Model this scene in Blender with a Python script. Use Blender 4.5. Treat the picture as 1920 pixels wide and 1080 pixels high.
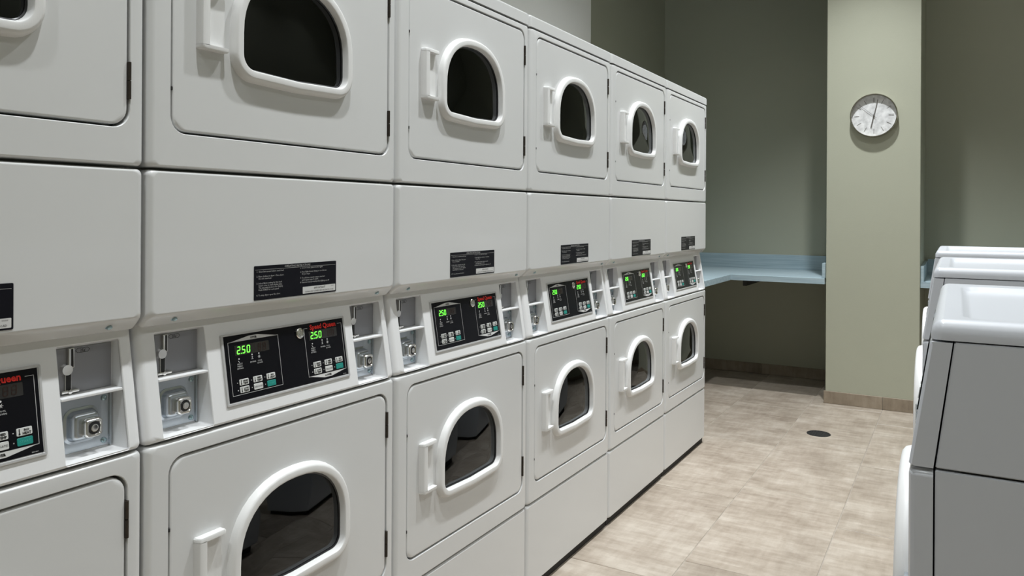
import bpy, bmesh, math, random
from mathutils import Vector, Matrix, Euler

for o in list(bpy.data.objects):
    bpy.data.objects.remove(o, do_unlink=True)
scene = bpy.context.scene
COL = scene.collection

# ------------------------------------------------------------------ camera
EYE = 1.258
YAW, ROLL, CAMX = 0.5246, 0.0057, 1.2142
cam = bpy.data.cameras.new('camera')
cam.sensor_width = 36.0
cam.lens = 1443.9 / 1920 * 36.0
cam.shift_y = (403.8 - 540) / 1920
cam.clip_start = 0.02
camo = bpy.data.objects.new('camera', cam)
COL.objects.link(camo)
camo.matrix_world = (Matrix.Translation((CAMX, 0, EYE)) @ Matrix.Rotation(YAW, 4, 'Z')
                     @ Matrix.Rotation(math.pi / 2, 4, 'X') @ Matrix.Rotation(ROLL, 4, 'Z'))
scene.camera = camo

# ------------------------------------------------------------------ world, exposure, lamps
world = bpy.data.worlds.new('world')
scene.world = world
world.use_nodes = True
world.node_tree.nodes['Background'].inputs[0].default_value = (0.55, 0.56, 0.58, 1)
world.node_tree.nodes['Background'].inputs[1].default_value = 0.3
vs = scene.view_settings
vs.view_transform = 'Standard'
vs.look = 'None'
vs.exposure = 0.24
vs.gamma = 1.0
vs.use_curve_mapping = False

CEIL = 3.90
# recessed aisle downlights, then an added row of unseen fill lamps: (x, y, power, cone degrees, edge softness)
LAMPS = [(0.74, -0.70, 80, 105, 0.9), (0.74, 0.90, 150, 100, 0.9), (0.74, 2.30, 190, 100, 0.9), (0.74, 3.65, 182, 100, 0.9), (0.72, 4.72, 315, 86, 1.0),
         (2.45, -0.3, 44, 112, 0.7), (2.45, 1.3, 46, 112, 0.7), (2.45, 2.9, 52, 112, 0.7), (2.60, 4.5, 50, 95, 1.0)]
for (lx, ly, pw, cone, soft) in LAMPS:
    ld = bpy.data.lights.new('aisle_or_fill_light', 'SPOT')
    ld.energy = pw
    ld.color = (0.945, 0.98, 1.0)
    ld.spot_size = math.radians(cone)
    ld.spot_blend = soft
    ld.shadow_soft_size = 0.05
    lo = bpy.data.objects.new('aisle_or_fill_light', ld)
    lo.location = (lx, ly, CEIL - 0.03)
    COL.objects.link(lo)

# ------------------------------------------------------------------ materials
MATS = {}


def lin(c):
    return tuple(((v / 255) / 12.92 if v / 255 <= 0.04045 else ((v / 255 + 0.055) / 1.055) ** 2.4) for v in c)


def mat(name, col, rough=0.5, metal=0.0, noise=0.0, nscale=8.0, bump=0.0, bscale=200.0, coat=0.0, emit=None, estr=0.0, spec=0.5):
    m = bpy.data.materials.new(name)
    m.use_nodes = True
    nt = m.node_tree
    b = nt.nodes['Principled BSDF']
    b.inputs['Base Color'].default_value = (*col, 1)
    b.inputs['Roughness'].default_value = rough
    b.inputs['Metallic'].default_value = metal
    b.inputs['Specular IOR Level'].default_value = spec
    b.inputs['Coat Weight'].default_value = coat
    b.inputs['Coat Roughness'].default_value = 0.12
    tc = nt.nodes.new('ShaderNodeTexCoord')
    if noise > 0:
        n = nt.nodes.new('ShaderNodeTexNoise')
        n.inputs['Scale'].default_value = nscale
        n.inputs['Detail'].default_value = 6
        nt.links.new(tc.outputs['Object'], n.inputs['Vector'])
        r = nt.nodes.new('ShaderNodeMapRange')
        r.inputs['To Min'].default_value = 1 - noise
        r.inputs['To Max'].default_value = 1 + noise
        nt.links.new(n.outputs['Fac'], r.inputs['Value'])
        mx = nt.nodes.new('ShaderNodeVectorMath')
        mx.operation = 'SCALE'
        mx.inputs[0].default_value = col
        nt.links.new(r.outputs[0], mx.inputs['Scale'])
        nt.links.new(mx.outputs[0], b.inputs['Base Color'])
    if bump > 0:
        n2 = nt.nodes.new('ShaderNodeTexNoise')
        n2.inputs['Scale'].default_value = bscale
        n2.inputs['Detail'].default_value = 3
        nt.links.new(tc.outputs['Object'], n2.inputs['Vector'])
        bp = nt.nodes.new('ShaderNodeBump')
        bp.inputs['Strength'].default_value = bump
        bp.inputs['Distance'].default_value = 0.001
        nt.links.new(n2.outputs['Fac'], bp.inputs['Height'])
        nt.links.new(bp.outputs[0], b.inputs['Normal'])
    if emit:
        b.inputs['Emission Color'].default_value = (*emit, 1)
        b.inputs['Emission Strength'].default_value = estr
    MATS[name] = m
    return m


mat('enamel', (0.70, 0.705, 0.70), 0.36, noise=0.02, nscale=3, bump=0.12, bscale=14, coat=0.55)
mat('plastic', (0.80, 0.80, 0.79), 0.42, noise=0.015, nscale=40, bump=0.12, bscale=900)
mat('washer_enamel', (0.57, 0.59, 0.625), 0.36, noise=0.02, nscale=4, bump=0.05, bscale=60, coat=0.2)
mat('housing', (0.82, 0.825, 0.83), 0.40, noise=0.015, nscale=10)
mat('dark_base', (0.015, 0.014, 0.013), 0.7, noise=0.2, nscale=20)
mat('hinge', (0.055, 0.045, 0.036), 0.45, metal=0.6, noise=0.3, nscale=150)
mat('shaded_steel', (0.30, 0.30, 0.315), 0.42, metal=0.5, noise=0.05, nscale=30)  # steel grey, darkened to carry the shade inside the coin recess
mat('zinc', (0.52, 0.56, 0.60), 0.26, metal=0.9, noise=0.08, nscale=25)
mat('chrome', (0.80, 0.79, 0.76), 0.12, metal=1.0, noise=0.03, nscale=60)
mat('screw_zinc', (0.36, 0.47, 0.50), 0.28, metal=1.0, noise=0.1, nscale=200)
mat('black_panel', (0.004, 0.004, 0.006), 0.25, noise=0.1, nscale=30, spec=0.2)
mat('label_black', (0.006, 0.006, 0.010), 0.32, noise=0.1, nscale=30, spec=0.2)
mat('silver_frame', (0.62, 0.62, 0.62), 0.30, metal=0.35, noise=0.03, nscale=40)
mat('print_grey', (0.52, 0.52, 0.51), 0.5, noise=0.02)
mat('print_light', (0.66, 0.66, 0.65), 0.5, noise=0.02)
mat('print_black', (0.01, 0.01, 0.01), 0.5, noise=0.02)
mat('button', (0.66, 0.67, 0.65), 0.45, noise=0.03, nscale=100)
mat('button_green', (0.012, 0.26, 0.22), 0.45, noise=0.05, nscale=100)
mat('green_print', (0.06, 0.42, 0.36), 0.45, noise=0.02)
mat('brand_red', (0.75, 0.022, 0.012), 0.45, noise=0.02)
mat('digit_off', (0.022, 0.008, 0.005), 0.3, noise=0.02)
mat('display_window', (0.022, 0.020, 0.018), 0.12, noise=0.05, nscale=30)
mat('digit_green', (0.05, 0.6, 0.03), 0.4, emit=(0.12, 1.0, 0.05), estr=3.2)
mat('drum', (0.10, 0.10, 0.105), 0.35, metal=0.6, noise=0.1, nscale=10)
mat('gasket', (0.02, 0.02, 0.022), 0.3, noise=0.1, nscale=30)
mat('rubber', (0.012, 0.012, 0.012), 0.6, noise=0.1, nscale=60)
mat('wall_paint', (0.435, 0.44, 0.345), 0.62, noise=0.025, nscale=2.5, bump=0.35, bscale=220)
mat('chase_paint', (0.72, 0.72, 0.69), 0.6, noise=0.02, nscale=2.5, bump=0.3, bscale=220)
mat('ceiling_paint', (0.82, 0.82, 0.81), 0.8, noise=0.02, nscale=3)
mat('grout', (0.40, 0.36, 0.31), 0.85, noise=0.06, nscale=40)
mat('clock_rim', (0.55, 0.53, 0.47), 0.22, metal=1.0, noise=0.05, nscale=60)
mat('clock_ink', (0.12, 0.11, 0.10), 0.5, noise=0.05)
mat('bracket', (0.02, 0.018, 0.015), 0.6, noise=0.1)
mat('lens', (0.9, 0.9, 0.88), 0.4, emit=(1.0, 0.95, 0.88), estr=6.0)


def glass_mat(name, tint, spec_rough=0.02, ior=1.5):
    m = bpy.data.materials.new(name)
    m.use_nodes = True
    nt = m.node_tree
    nt.nodes.remove(nt.nodes['Principled BSDF'])
    out = nt.nodes['Material Output']
    tr = nt.nodes.new('ShaderNodeBsdfTransparent')
    tc = nt.nodes.new('ShaderNodeTexCoord')
    n = nt.nodes.new('ShaderNodeTexNoise')
    n.inputs['Scale'].default_value = 6
    nt.links.new(tc.outputs['Object'], n.inputs['Vector'])
    r = nt.nodes.new('ShaderNodeMapRange')
    r.inputs['To Min'].default_value = 0.9
    r.inputs['To Max'].default_value = 1.1
    nt.links.new(n.outputs['Fac'], r.inputs['Value'])
    v = nt.nodes.new('ShaderNodeVectorMath')
    v.operation = 'SCALE'
    v.inputs[0].default_value = tint
    nt.links.new(r.outputs[0], v.inputs['Scale'])
    nt.links.new(v.outputs[0], tr.inputs['Color'])
    gl = nt.nodes.new('ShaderNodeBsdfGlossy')
    gl.inputs['Roughness'].default_value = spec_rough
    gl.inputs['Color'].default_value = (0.9, 0.93, 0.95, 1)
    fr = nt.nodes.new('ShaderNodeFresnel')
    fr.inputs['IOR'].default_value = ior
    mx = nt.nodes.new('ShaderNodeMixShader')
    nt.links.new(fr.outputs[0], mx.inputs[0])
    nt.links.new(tr.outputs[0], mx.inputs[1])
    nt.links.new(gl.outputs[0], mx.inputs[2])
    nt.links.new(mx.outputs[0], out.inputs['Surface'])
    MATS[name] = m


glass_mat('door_glass', (0.07, 0.085, 0.09))
glass_mat('clock_glass', (0.95, 0.96, 0.95), ior=1.25)


def tile_mat(name, ca, cb, cc, rough):
    m = bpy.data.materials.new(name)
    m.use_nodes = True
    nt = m.node_tree
    L = nt.links.new
    b = nt.nodes['Principled BSDF']
    tc = nt.nodes.new('ShaderNodeTexCoord')
    oi = nt.nodes.new('ShaderNodeObjectInfo')
    off = nt.nodes.new('ShaderNodeVectorMath')
    off.operation = 'MULTIPLY_ADD'
    off.inputs[1].default_value = (1, 1, 1)
    sc = nt.nodes.new('ShaderNodeVectorMath')
    sc.operation = 'SCALE'
    sc.inputs[0].default_value = (37.0, 53.0, 11.0)
    L(oi.outputs['Random'], sc.inputs['Scale'])
    L(tc.outputs['Object'], off.inputs[0])
    L(sc.outputs[0], off.inputs[2])

    def streak(sx, sy, scale, detail):
        mp = nt.nodes.new('ShaderNodeMapping')
        mp.inputs['Scale'].default_value = (sx, sy, 1)
        L(off.outputs[0], mp.inputs['Vector'])
        n = nt.nodes.new('ShaderNodeTexNoise')
        n.inputs['Scale'].default_value = scale
        n.inputs['Detail'].default_value = detail
        n.inputs['Roughness'].default_value = 0.62
        L(mp.outputs[0], n.inputs['Vector'])
        return n.outputs['Fac']
    a1 = streak(1.3, 7.0, 5.0, 8)      # linen marks across the plank
    a2 = streak(7.0, 1.3, 5.0, 8)      # and along it
    a3 = streak(1.0, 1.4, 4.5, 5)      # cloudy patches

    def math_(op, x, y):
        n = nt.nodes.new('ShaderNodeMath')
        n.operation = op
        for i, q in enumerate((x, y)):
            if isinstance(q, float):
                n.inputs[i].default_value = q
            else:
                L(q, n.inputs[i])
        return n.outputs[0]
    s = math_('ADD', math_('MULTIPLY', a1, 0.30), math_('MULTIPLY', a2, 0.22))
    s = math_('ADD', s, math_('MULTIPLY', a3, 0.48))
    cr = nt.nodes.new('ShaderNodeValToRGB')
    e = cr.color_ramp.elements
    e[0].position = 0.38
    e[0].color = (*ca, 1)
    e[1].position = 0.62
    e[1].color = (*cc, 1)
    k = cr.color_ramp.elements.new(0.5)
    k.color = (*cb, 1)
    L(s, cr.inputs[0])
    tone = nt.nodes.new('ShaderNodeMapRange')
    tone.inputs['To Min'].default_value = 0.93
    tone.inputs['To Max'].default_value = 1.06
    L(oi.outputs['Random'], tone.inputs['Value'])
    v = nt.nodes.new('ShaderNodeVectorMath')
    v.operation = 'SCALE'
    L(cr.outputs[0], v.inputs[0])
    L(tone.outputs[0], v.inputs['Scale'])
    L(v.outputs[0], b.inputs['Base Color'])
    rr = nt.nodes.new('ShaderNodeMapRange')
    rr.inputs['To Min'].default_value = rough - 0.08
    rr.inputs['To Max'].default_value = rough + 0.12
    L(a3, rr.inputs['Value'])
    L(rr.outputs[0], b.inputs['Roughness'])
    MATS[name] = m


tile_mat('floor_tile', lin((146, 133, 119)), lin((169, 157, 143)), lin((190, 180, 167)), 0.36)
tile_mat('base_tile', lin((128, 114, 98)), lin((152, 138, 120)), lin((172, 158, 140)), 0.5)


def grain_mat(name, c1, c2, sx, sy, sz, rough):
    m = bpy.data.materials.new(name)
    m.use_nodes = True
    nt = m.node_tree
    L = nt.links.new
    b = nt.nodes['Principled BSDF']
    tc = nt.nodes.new('ShaderNodeTexCoord')
    mp = nt.nodes.new('ShaderNodeMapping')
    mp.inputs['Scale'].default_value = (sx, sy, sz)
    L(tc.outputs['Object'], mp.inputs['Vector'])
    n = nt.nodes.new('ShaderNodeTexNoise')
    n.inputs['Scale'].default_value = 3
    n.inputs['Detail'].default_value = 7
    L(mp.outputs[0], n.inputs['Vector'])
    cr = nt.nodes.new('ShaderNodeValToRGB')
    cr.color_ramp.elements[0].position = 0.35
    cr.color_ramp.elements[0].color = (*c1, 1)
    cr.color_ramp.elements[1].position = 0.65
    cr.color_ramp.elements[1].color = (*c2, 1)
    L(n.outputs['Fac'], cr.inputs[0])
    L(cr.outputs[0], b.inputs['Base Color'])
    b.inputs['Roughness'].default_value = rough
    MATS[name] = m


grain_mat('laminate', (0.34, 0.45, 0.51), (0.46, 0.57, 0.62), 1.0, 14.0, 30.0, 0.38)
grain_mat('clock_face', (0.58, 0.58, 0.58), (0.86, 0.86, 0.86), 9.0, 1.0, 9.0, 0.5)


# ------------------------------------------------------------------ mesh helpers
def obj(name, bm, m, parent=None, smooth=35, **props):
    if m not in MATS:
        raise KeyError(m)
    me = bpy.data.meshes.new(name)
    bmesh.ops.recalc_face_normals(bm, faces=bm.faces[:])
    bm.to_mesh(me)
    bm.free()
    me.materials.append(MATS[m])
    if smooth:
        for p in me.polygons:
            p.use_smooth = True
        me.set_sharp_from_angle(angle=math.radians(smooth))
    o = bpy.data.objects.new(name, me)
    if smooth:
        wn = o.modifiers.new('weighted_normals', 'WEIGHTED_NORMAL')
        wn.keep_sharp = True
        wn.weight = 80
    COL.objects.link(o)
    if parent:
        o.parent = parent
    for k, v in props.items():
        o[k] = v
    return o


def empty(name, loc, **props):
    o = bpy.data.objects.new(name, None)
    o.empty_display_size = 0.1
    o.location = loc
    COL.objects.link(o)
    for k, v in props.items():
        o[k] = v
    return o


def box(bm, x0, x1, y0, y1, z0, z1, bev=0.0, seg=2):
    vs_ = [bm.verts.new((x, y, z)) for x in (x0, x1) for y in (y0, y1) for z in (z0, z1)]
    q = [(0, 1, 3, 2), (4, 6, 7, 5), (0, 4, 5, 1), (2, 3, 7, 6), (0, 2, 6, 4), (1, 5, 7, 3)]
    fs = [bm.faces.new([vs_[i] for i in f]) for f in q]
    if bev > 0:
        es = list({e for f in fs for e in f.edges})
        bmesh.ops.bevel(bm, geom=es, offset=bev, segments=seg, affect='EDGES', profile=0.5)
    return bm


def bx(*a, **k):
    return box(bmesh.new(), *a, **k)


def loft(bm, loops, cap0=True, cap1=True):
    vl = [[bm.verts.new(p) for p in l] for l in loops]
    n = len(vl[0])
    for a, b in zip(vl[:-1], vl[1:]):
        for i in range(n):
            j = (i + 1) % n
            bm.faces.new((a[i], a[j], b[j], b[i]))
    if cap0:
        bm.faces.new(vl[0][::-1])
    if cap1:
        bm.faces.new(vl[-1])
    return bm


def rrect(a0, a1, b0, b1, r, n=6):
    pts = []
    for cx, cy, st in ((a1 - r, b1 - r, 0), (a0 + r, b1 - r, 90), (a0 + r, b0 + r, 180), (a1 - r, b0 + r, 270)):
        for i in range(n + 1):
            t = math.radians(st + 90 * i / n)
            pts.append((cx + r * math.cos(t), cy + r * math.sin(t)))
    return pts


def dshape(cy, hw, z0, z1, zmid, r, n=22):
    """window outline: arched top from zmid up, flat bottom with round corners"""
    pts = []
    for i in range(n + 1):
        t = math.pi * i / n
        c, s = math.cos(t), math.sin(t)
        p = 2.25
        pts.append((cy + hw * math.copysign(abs(c) ** (2 / p), c), zmid + (z1 - zmid) * abs(s) ** (2 / p)))
    for i in range(9):
        t = math.pi + math.pi / 2 * i / 8
        pts.append((cy - hw + r + r * math.cos(t), z0 + 0.004 + r + r * math.sin(t)))
    pts.append((cy, z0))
    for i in range(9):
        t = 1.5 * math.pi + math.pi / 2 * i / 8
        pts.append((cy + hw - r + r * math.cos(t), z0 + 0.004 + r + r * math.sin(t)))
    return pts


def inset(pts, d):
    """move a counter-clockwise outline inwards by d"""
    n = len(pts)
    out = []
    for i in range(n):
        p0, p, p1 = Vector(pts[i - 1]), Vector(pts[i]), Vector(pts[(i + 1) % n])
        e0, e1 = (p - p0), (p1 - p)
        if e0.length < 1e-9:
            e0 = e1
        if e1.length < 1e-9:
            e1 = e0
        e0 = e0.normalized()
        e1 = e1.normalized()
        n0, n1 = Vector((-e0.y, e0.x)), Vector((-e1.y, e1.x))
        m = (n0 + n1)
        m = m.normalized() if m.length > 1e-6 else n0
        k = max(0.5, m.dot(n0))
        q = p + m * (d / k)
        out.append((q.x, q.y))
    return out


def face_x(pts, x):
    return [(x, p[0], p[1]) for p in pts]


def sweep_x(bm, outline, prof, cap0=True, cap1=True):
    """prof: list of (inset, x)"""
    return loft(bm, [face_x(inset(outline, d) if abs(d) > 1e-9 else outline, x) for d, x in prof], cap0, cap1)


def plate(bm, outer, holes, prof, fmap, hole_depth):
    """plate with rounded outer edge (prof: inset, depth; last is the front), holes walled back to hole_depth. fmap(a,b,depth)->xyz"""
    loops = []
    outl = lambda d: d if isinstance(d, list) else (inset(outer, d) if abs(d) > 1e-9 else outer)
    for d, x in prof:
        pts = outl(d)
        loops.append([bm.verts.new(fmap(p[0], p[1], x)) for p in pts])
    n = len(outer)
    for a, b in zip(loops[:-1], loops[1:]):
        for i in range(n):
            j = (i + 1) % n
            bm.faces.new((a[i], a[j], b[j], b[i]))
    edges = []
    front = loops[-1]
    for i in range(n):
        edges.append(bm.edges.get((front[i], front[(i + 1) % n])))
    xf = prof[-1][1]
    fills = []
    for h in holes:
        # small rounded lip into the hole
        l0 = [bm.verts.new(fmap(p[0], p[1], xf)) for p in inset(h, -0.0012)]
        l1 = [bm.verts.new(fmap(p[0], p[1], xf - 0.0012)) for p in h]
        l2 = [bm.verts.new(fmap(p[0], p[1], hole_depth)) for p in h]
        fills.append(l0)
        m = len(h)
        for a, b in ((l0, l1), (l1, l2)):
            for i in range(m):
                j = (i + 1) % m
                bm.faces.new((a[j], a[i], b[i], b[j]))
        for i in range(m):
            edges.append(bm.edges.get((l0[i], l0[(i + 1) % m])))
    before = set(bm.faces)
    # exact 2D fill of the front face, holes left open
    from mathutils.geometry import delaunay_2d_cdt
    rings = [outl(prof[-1][0])] + [inset(h, -0.0012) for h in holes]
    v2, faces = [], []
    for rg_ in rings:
        faces.append(list(range(len(v2), len(v2) + len(rg_))))
        v2 += [Vector(p) for p in rg_]
    bverts = front + [v for l in fills for v in l]
    vo, eo, fo, ov, oe, of = delaunay_2d_cdt(v2, [], faces, 0, 1e-7)
    for f_, src in zip(fo, of):
        if list(src) != [0]:
            continue
        vv = []
        for i in f_:
            if not ov[i]:
                ov[i] = [len(bverts)]
                bverts.append(bm.verts.new(fmap(vo[i].x, vo[i].y, xf)))
            vv.append(bverts[ov[i][0]])
        bm.faces.new(vv)
    return bm


def soft_edge(a0, a1, b0, b1, r, back, front, k=1.0):
    """outlines of a pressed sheet panel: broad rounding on the upright edges, tight on the level ones"""
    st = [(0, 0, back), (0, 0, front - 0.014 * k), (0.0012, 0.0006, front - 0.0085 * k), (0.0038, 0.0016, front - 0.0042 * k),
          (0.0080, 0.0032, front - 0.0014 * k), (0.0135, 0.0055, front)]
    return [(rrect(a0 + i, a1 - i, b0 + j, b1 - j, r), x) for i, j, x in st]


def cyl(bm, c, axis, r, h, n=16, r2=None):
    """cylinder from c along axis ('x','y','z') over length h"""
    r2 = r if r2 is None else r2
    ls = []
    for rr, t in ((r, 0), (r2, h)):
        l = []
        for i in range(n):
            a = 2 * math.pi * i / n
            u, v = rr * math.cos(a), rr * math.sin(a)
            p = {'x': (c[0] + t, c[1] + u, c[2] + v), 'y': (c[0] + u, c[1] + t, c[2] + v), 'z': (c[0] + u, c[1] + v, c[2] + t)}[axis]
            l.append(p)
        ls.append(l)
    return loft(bm, ls)


def add_text(bm, s, size, fmap, a, b, align='LEFT', sx=1.0, depth=0.0, bold=0.0, res=1):
    """flat lettering; fmap(a,b)->xyz ; (a,b) is the baseline start/centre"""
    cu = bpy.data.curves.new('t', 'FONT')
    cu.body = s
    cu.size = size
    cu.align_x = align
    cu.resolution_u = res
    cu.offset = bold
    to = bpy.data.objects.new('t', cu)
    COL.objects.link(to)
    dg = bpy.context.evaluated_depsgraph_get()
    me = bpy.data.meshes.new_from_object(to.evaluated_get(dg))
    vm = [bm.verts.new(fmap(a + v.co.x * sx, b + v.co.y)) for v in me.vertices]
    for p in me.polygons:
        try:
            bm.faces.new([vm[i] for i in p.vertices])
        except ValueError:
            pass
    bpy.data.objects.remove(to)
    bpy.data.curves.remove(cu)
    bpy.data.meshes.remove(me)
    return bm


def split_objs(name, bm, m, parent, key, **k):
    """one object per value of key(vertex): blocks of print that stand apart"""
    res = []
    for val in sorted({key(v.co) for v in bm.verts}):
        b2 = bm.copy()
        bmesh.ops.delete(b2, geom=[v for v in b2.verts if key(v.co) != val], context='VERTS')
        res.append(obj(name, b2, m, parent, **k))
    bm.free()
    return res


def quad(bm, pts):
    bm.faces.new([bm.verts.new(p) for p in pts])
    return bm


def copy_tree(root, loc):
    r = root.copy()
    COL.objects.link(r)
    r.location = loc
    for ch in root.children:
        c = ch.copy()
        COL.objects.link(c)
        c.parent = r
        for g in ch.children:
            d = g.copy()
            COL.objects.link(d)
            d.parent = c
    return r


# ------------------------------------------------------------------ the room
XL, XR, YF, YB = -0.96, 3.30, -2.2, 6.35
CHX, CHY = -0.74, 4.33


def struct(name, bm, m, **k):
    return obj(name, bm, m, None, kind='structure', **k)


struct('wall_back', bx(XL - 0.1, XR + 0.1, YB, YB + 0.1, 0, CEIL), 'wall_paint', label='olive grey back wall behind the folding counters', smooth=0)
struct('wall_left', bx(XL - 0.1, XL, CHY - 0.2, YB, 0, CEIL), 'wall_paint', label='olive grey side wall of the alcove past the dryers', smooth=0)
struct('wall_chase', bx(XL - 0.1, CHX, YF, CHY, 0, CEIL), 'chase_paint', label='pale grey wall the stacked dryers stand against', smooth=0)
struct('wall_right', bx(XR, XR + 0.1, YF, YB, 0, CEIL), 'wall_paint', label='olive grey right wall', smooth=0)
struct('wall_front', bx(XL - 0.1, XR + 0.1, YF - 0.1, YF, 0, CEIL), 'wall_paint', label='olive grey wall behind the viewer', smooth=0)
ceil = struct('ceiling', bx(XL - 0.1, XR + 0.1, YF - 0.1, YB + 0.1, CEIL, CEIL + 0.1), 'ceiling_paint', label='white ceiling', smooth=0)
tm = None
for (lx, ly, pw, cone, soft) in LAMPS:  # fixtures for the aisle row and for the added fill lamps
    bm = bmesh.new()
    ring = lambda r, z: [(lx + r * math.cos(2 * math.pi * i / 24), ly + r * math.sin(2 * math.pi * i / 24), z) for i in range(24)]
    loft(bm, [ring(0.10, CEIL), ring(0.10, CEIL - 0.006), ring(0.085, CEIL - 0.008), ring(0.075, CEIL - 0.001)], False, False)
    t = obj('aisle_or_fill_trim', bm, 'plastic', ceil)
    bm = bmesh.new()
    loft(bm, [ring(0.075, CEIL - 0.001), ring(0.074, CEIL - 0.002)])
    obj('aisle_or_fill_lens', bm, 'lens', t)

PX0, PX1, PY = 0.443, 1.008, 5.585
struct('wall_pillar', bx(PX0, PX1, PY, YB, 0, CEIL, bev=0.006), 'wall_paint', label='olive grey pillar that carries the round clock')

struct('ceiling_shade_beam', bx(-0.285, PX0, PY, PY + 0.1, 2.86, CEIL), 'ceiling_paint', label='unseen beam added to shade the alcove, over the front of the folding counter', smooth=0)  # unseen beams, added to keep lamp light off the upper alcove walls
struct('ceiling_shade_beam', bx(-0.285, -0.185, CHY, PY, 2.86, CEIL), 'ceiling_paint', label='unseen beam added to shade the alcove, over the leg of the counter', smooth=0)

# floor: grout bed with separate plank tiles
floor = struct('floor', bx(XL - 0.1, XR + 0.1, YF - 0.1, YB + 0.1, -0.05, -0.0025), 'grout', label='floor of beige stone look plank tiles', smooth=0)
TW, TL, J = 0.438, 0.91, 0.0032
tile_me = None
random.seed(4)
offs = [2.565, 2.755, 3.36 - TL, 2.95, 2.62, 2.80]
for ci in range(-2, 6):
    xa = -0.081 + ci * TW
    y0 = offs[ci % 6] - 6 * TL
    for ri in range(0, 12):
        ya = y0 + ri * TL
        x0, x1 = max(xa, XL), min(xa + TW, XR)
        c0, c1 = max(ya, YF), min(ya + TL, YB)
        if x1 - x0 < 0.02 or c1 - c0 < 0.02:
            continue
        whole = abs(x1 - x0 - TW) < 1e-6 and abs(c1 - c0 - TL) < 1e-6
        if whole and tile_me:
            t = bpy.data.objects.new('tile', tile_me)
            COL.objects.link(t)
            t.parent = floor
        else:
            w2, l2 = (x1 - x0 - J) / 2, (c1 - c0 - J) / 2
            t = obj('tile', bx(-w2, w2, -l2, l2, -0.010, 0.0, bev=0.0012, seg=1), 'floor_tile', floor, smooth=0)
            if whole:
                tile_me = t.data
        t.location = ((x0 + x1) / 2, (c0 + c1) / 2, 0)


def baseboard(name, label, segs, horiz, at, out):
    """tiled skirting: segs (a0,a1) pieces; horiz 'x' or 'y'; wall plane at, tiles stand out by out"""
    a0, a1 = segs[0][0], segs[-1][1]
    s = 1 if out > 0 else -1
    lo, hi = sorted((at, at + s * 0.003))
    b = bx(a0, a1, lo, hi, 0.0, 0.082) if horiz == 'x' else bx(lo, hi, a0, a1, 0.0, 0.082)
    root = struct(name, b, 'grout', label=label, smooth=0)
    lo, hi = sorted((at + s * 0.001, at + out))
    for (p, q) in segs:
        b = bx(p + 0.001, q - 0.001, lo, hi, 0.001, 0.083, bev=0.001, seg=1) if horiz == 'x' else bx(lo, hi, p + 0.001, q - 0.001, 0.001, 0.083, bev=0.001, seg=1)
        obj('skirting_tile', b, 'base_tile', root, smooth=0)


baseboard('baseboard_back', 'beige tile skirting along the alcove back wall', [(-0.96, -0.14), (-0.14, PX0)], 'x', YB, -0.010)
baseboard('baseboard_right', 'beige tile skirting right of the pillar', [(PX1, 1.9), (1.9, 2.8), (2.8, 3.3)], 'x', YB, -0.010)
baseboard('baseboard_left', 'beige tile skirting along the alcove side wall', [(4.33, 5.25), (5.25, 6.34)], 'y', XL, 0.010)
baseboard('baseboard_pillar', 'beige tile skirting at the foot of the pillar', [(PX0 - 0.01, 0.795), (0.795, PX1 + 0.01)], 'x', PY, -0.011)

# ------------------------------------------------------------------ folding counters
CT = 0.846
c = empty('folding_counter', (0, 5.9, 0), label='pale blue L-shaped folding counter left of the pillar', category='counter')


def at(o, root):
    o.matrix_parent_inverse = Matrix.Translation(root.location).inverted()
    return o


bm = bmesh.new()
IX, IY = -0.185, 5.545
e_ = 0.003
out = [(XL + e_, 4.335), (IX, 4.335), (IX, IY), (PX0 - e_, IY), (PX0 - e_, YB - e_), (XL + e_, YB - e_)]
loft(bm, [[(x, y, CT - 0.040) for x, y in out], [(x, y, CT - 0.002) for x, y in out], [(x, y, CT) for x, y in inset(out, 0.002)]])
at(obj('countertop', bm, 'laminate', c, smooth=0), c)
at(obj('backsplash', bx(XL + 0.02, PX0 - 0.02, YB - 0.02, YB, CT, CT + 0.113, bev=0.002), 'laminate', c), c)
at(obj('side_splash', bx(PX0 - 0.02, PX0, IY + 0.005, YB, CT, CT + 0.10, bev=0.002), 'laminate', c), c)
at(obj('side_splash', bx(XL, XL + 0.02, 4.335, YB, CT, CT + 0.113, bev=0.002), 'laminate', c), c)
at(obj('bracket', bx(-0.128, -0.104, 5.66, YB - 0.003, CT - 0.088, CT - 0.0402), 'bracket', c, smooth=0), c)
c2 = empty('folding_counter', (2.1, 5.95, 0), label='folding counter half hidden behind the washers, right of the pillar', category='counter')
at(obj('countertop', bx(PX1, XR, 5.60, YB, CT - 0.040, CT, bev=0.002), 'laminate', c2), c2)
at(obj('backsplash', bx(PX1 + 0.02, XR, YB - 0.02, YB, CT, CT + 0.113, bev=0.002), 'laminate', c2), c2)
at(obj('side_splash', bx(PX1, PX1 + 0.02, 5.605, YB, CT, CT + 0.10, bev=0.002), 'laminate', c2), c2)

# ------------------------------------------------------------------ stacked dryer
W = 0.686
Y0 = 0.8357
XB = -0.06            # face of the cabinet body behind the panels
G = 0.0028            # half gap between machines
DZ = {'up': 1.406, 'lo': 0.371}      # bottoms of the two doors
DH = 0.446
DU0, DU1 = 0.050, 0.651


def ident(a, b, d):
    return (d, a, b)


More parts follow.
